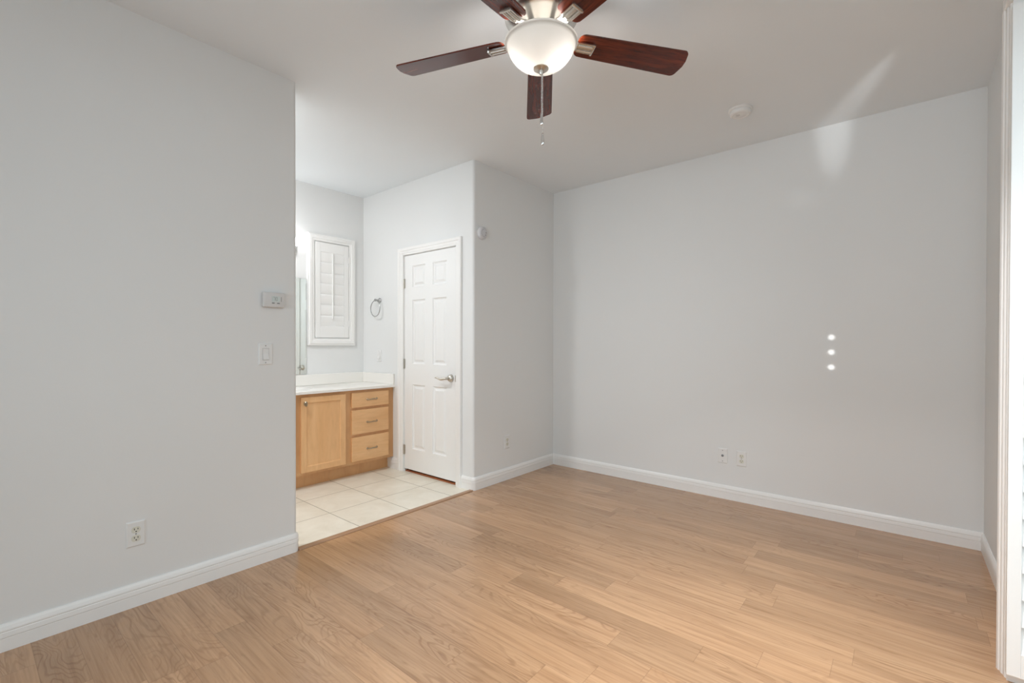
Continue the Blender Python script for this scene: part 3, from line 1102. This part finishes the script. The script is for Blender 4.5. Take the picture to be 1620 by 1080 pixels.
def iron_mesh():
    bm = bmesh.new()
    # arm from the hub out to the blade, then a ribbed plate under the blade
    secs = [(0.045, 0.020, 0.012, 0.006), (0.085, 0.016, 0.010, 0.005), (0.120, 0.015, 0.004, 0.004), (0.150, 0.018, -0.008, 0.003), (0.165, 0.024, -0.010, 0.003), (0.222, 0.025, -0.010, 0.003), (0.232, 0.020, -0.010, 0.003)]
    rows = []
    for x, hw, z, t in secs:
        rows.append([bm.verts.new((x, y, zz)) for y, zz in ((-hw, z - t), (hw, z - t), (hw, z + t), (-hw, z + t))])
    for a, b in zip(rows, rows[1:]):
        for i in range(4):
            j = (i + 1) % 4
            bm.faces.new((a[i], a[j], b[j], b[i]))
    bm.faces.new(rows[0])
    bm.faces.new(rows[-1][::-1])
    for y in (-0.011, 0.011):
        tube(bm, [(0.158, y, -0.014), (0.222, y, -0.014)], 0.0042, 8)
    box(bm, (0.221, -0.027, -0.0175), (0.231, 0.027, -0.003), 0.003)
    for y in (-0.011, 0.011):
        sphere(bm, (0.152, y, -0.013), 0.0035, 1, 1, 0.6, 8, 6)
    return bm


blade0 = obj('blade', blade_mesh(), M_MAHOG, fan)
iron0 = obj('blade_iron', iron_mesh(), M_BRUSHED, fan, smooth='auto')
iron0['label'] = 'brushed nickel blade bracket'
for k in range(5):
    bl, ir = (blade0, iron0) if k == 0 else (blade0.copy(), iron0.copy())
    if k:
        COL.objects.link(bl)
        COL.objects.link(ir)
        bl.parent = fan
        ir.parent = fan
    for o in (bl, ir):
        o.location = (0, 0, z_(ZB))
        o.rotation_euler = (PITCH, 0, A0_ - k * math.radians(72))

# ------------------------------------------------------------------ sliding door side (right edge of the photo)
JY = 2.452
cas = bmesh.new()
# moulded door casing on the right wall: thick outer edge, stepping down towards the opening
prof = [(XR, 2.532), (0.281, 2.532), (0.279, 2.524), (0.282, 2.512), (0.286, 2.509), (0.288, 2.492), (0.292, 2.488), (0.294, 2.470), (0.298, 2.466), (0.298, JY), (0.70, JY), (0.70, 2.474), (XR, 2.474)]
a = [cas.verts.new((x, y, 0)) for x, y in prof]
b = [cas.verts.new((x, y, 2.46)) for x, y in prof]
for i in range(len(prof)):
    j = (i + 1) % len(prof)
    cas.faces.new((a[i], a[j], b[j], b[i]))
cas.faces.new(a[::-1])
cas.faces.new(b)
box(cas, (0.281, -0.95, 2.4605), (XR, 2.532, 2.54), 0.004)
struct(obj('trim_3', cas, M_TRIM), 'white moulded casing and jamb of the sliding door at the right edge', 'door casing')

leaf = thing('plantation_shutter', 'tall white louvered shutter leaf folded against the door jamb at the right edge', 'shutter', (0.293, JY - 0.018, 0.036))
bm = bmesh.new()
LW, LH, LT = 0.300, 2.392, 0.014
S = 0.036
zr = [(0, 0.085), (0.855, 0.965), (LH - 0.045, LH)]
for x0_, x1_ in ((0, S), (LW - S, LW)):
    box(bm, (x0_, -LT, 0), (x1_, LT, LH), 0.002)
for za, zb_ in zr:
    box(bm, (S, -LT + 0.0005, za), (LW - S, LT - 0.0005, zb_), 0.001)
obj('shutter_frame', bm, M_TRIM, leaf)


def leaf_louver(z, length):
    bm = bmesh.new()
    t0 = math.radians(28)
    sec = [(0.0505 * math.cos(2 * PI * k / 14), 0.005 * math.sin(2 * PI * k / 14)) for k in range(14)]
    rr = []
    for x in (S + 0.001, LW - S - 0.001):
        rr.append([bm.verts.new((x, a * math.cos(t0) * 0.20 - b * math.sin(t0) * 0.3, z + a * 0.95 + b * 0.2)) for a, b in sec])
    for k in range(14):
        j = (k + 1) % 14
        bm.faces.new((rr[0][k], rr[0][j], rr[1][j], rr[1][k]))
    bm.faces.new(rr[0])
    bm.faces.new(rr[1][::-1])
    return bm


for za, zb_ in ((0.085, 0.855), (0.965, LH - 0.045)):
    n = round((zb_ - za) / 0.092)
    for i in range(n):
        obj('louver', leaf_louver(za + (zb_ - za) * (i + 0.5) / n, 0), M_TRIM, leaf, smooth='auto')

dr = thing('door_2', 'white framed sliding glass door in the right wall', 'sliding door', (0.66, 0.78, 0))
dr['kind'] = 'structure'
bm = bmesh.new()
y0, y1 = -0.90 - 0.78, JY - 0.003 - 0.78
box(bm, (-0.03, y0, 0.0), (0.03, y0 + 0.06, 2.455))
box(bm, (-0.03, y1 - 0.06, 0.0), (0.03, y1, 2.455))
box(bm, (-0.03, y0 + 0.06, 0.0), (0.03, y1 - 0.06, 0.05))
box(bm, (-0.03, y0 + 0.06, 2.40), (0.03, y1 - 0.06, 2.455))
box(bm, (-0.03, -0.04, 0.05), (0.03, 0.04, 2.40))
obj('door_frame', bm, M_TRIM, dr)
for ya, yb in ((y0 + 0.06, -0.04), (0.04, y1 - 0.06)):
    obj('glass_pane', B((-0.004, ya, 0.05), (0.004, yb, 2.40)), M_GLASS, dr)
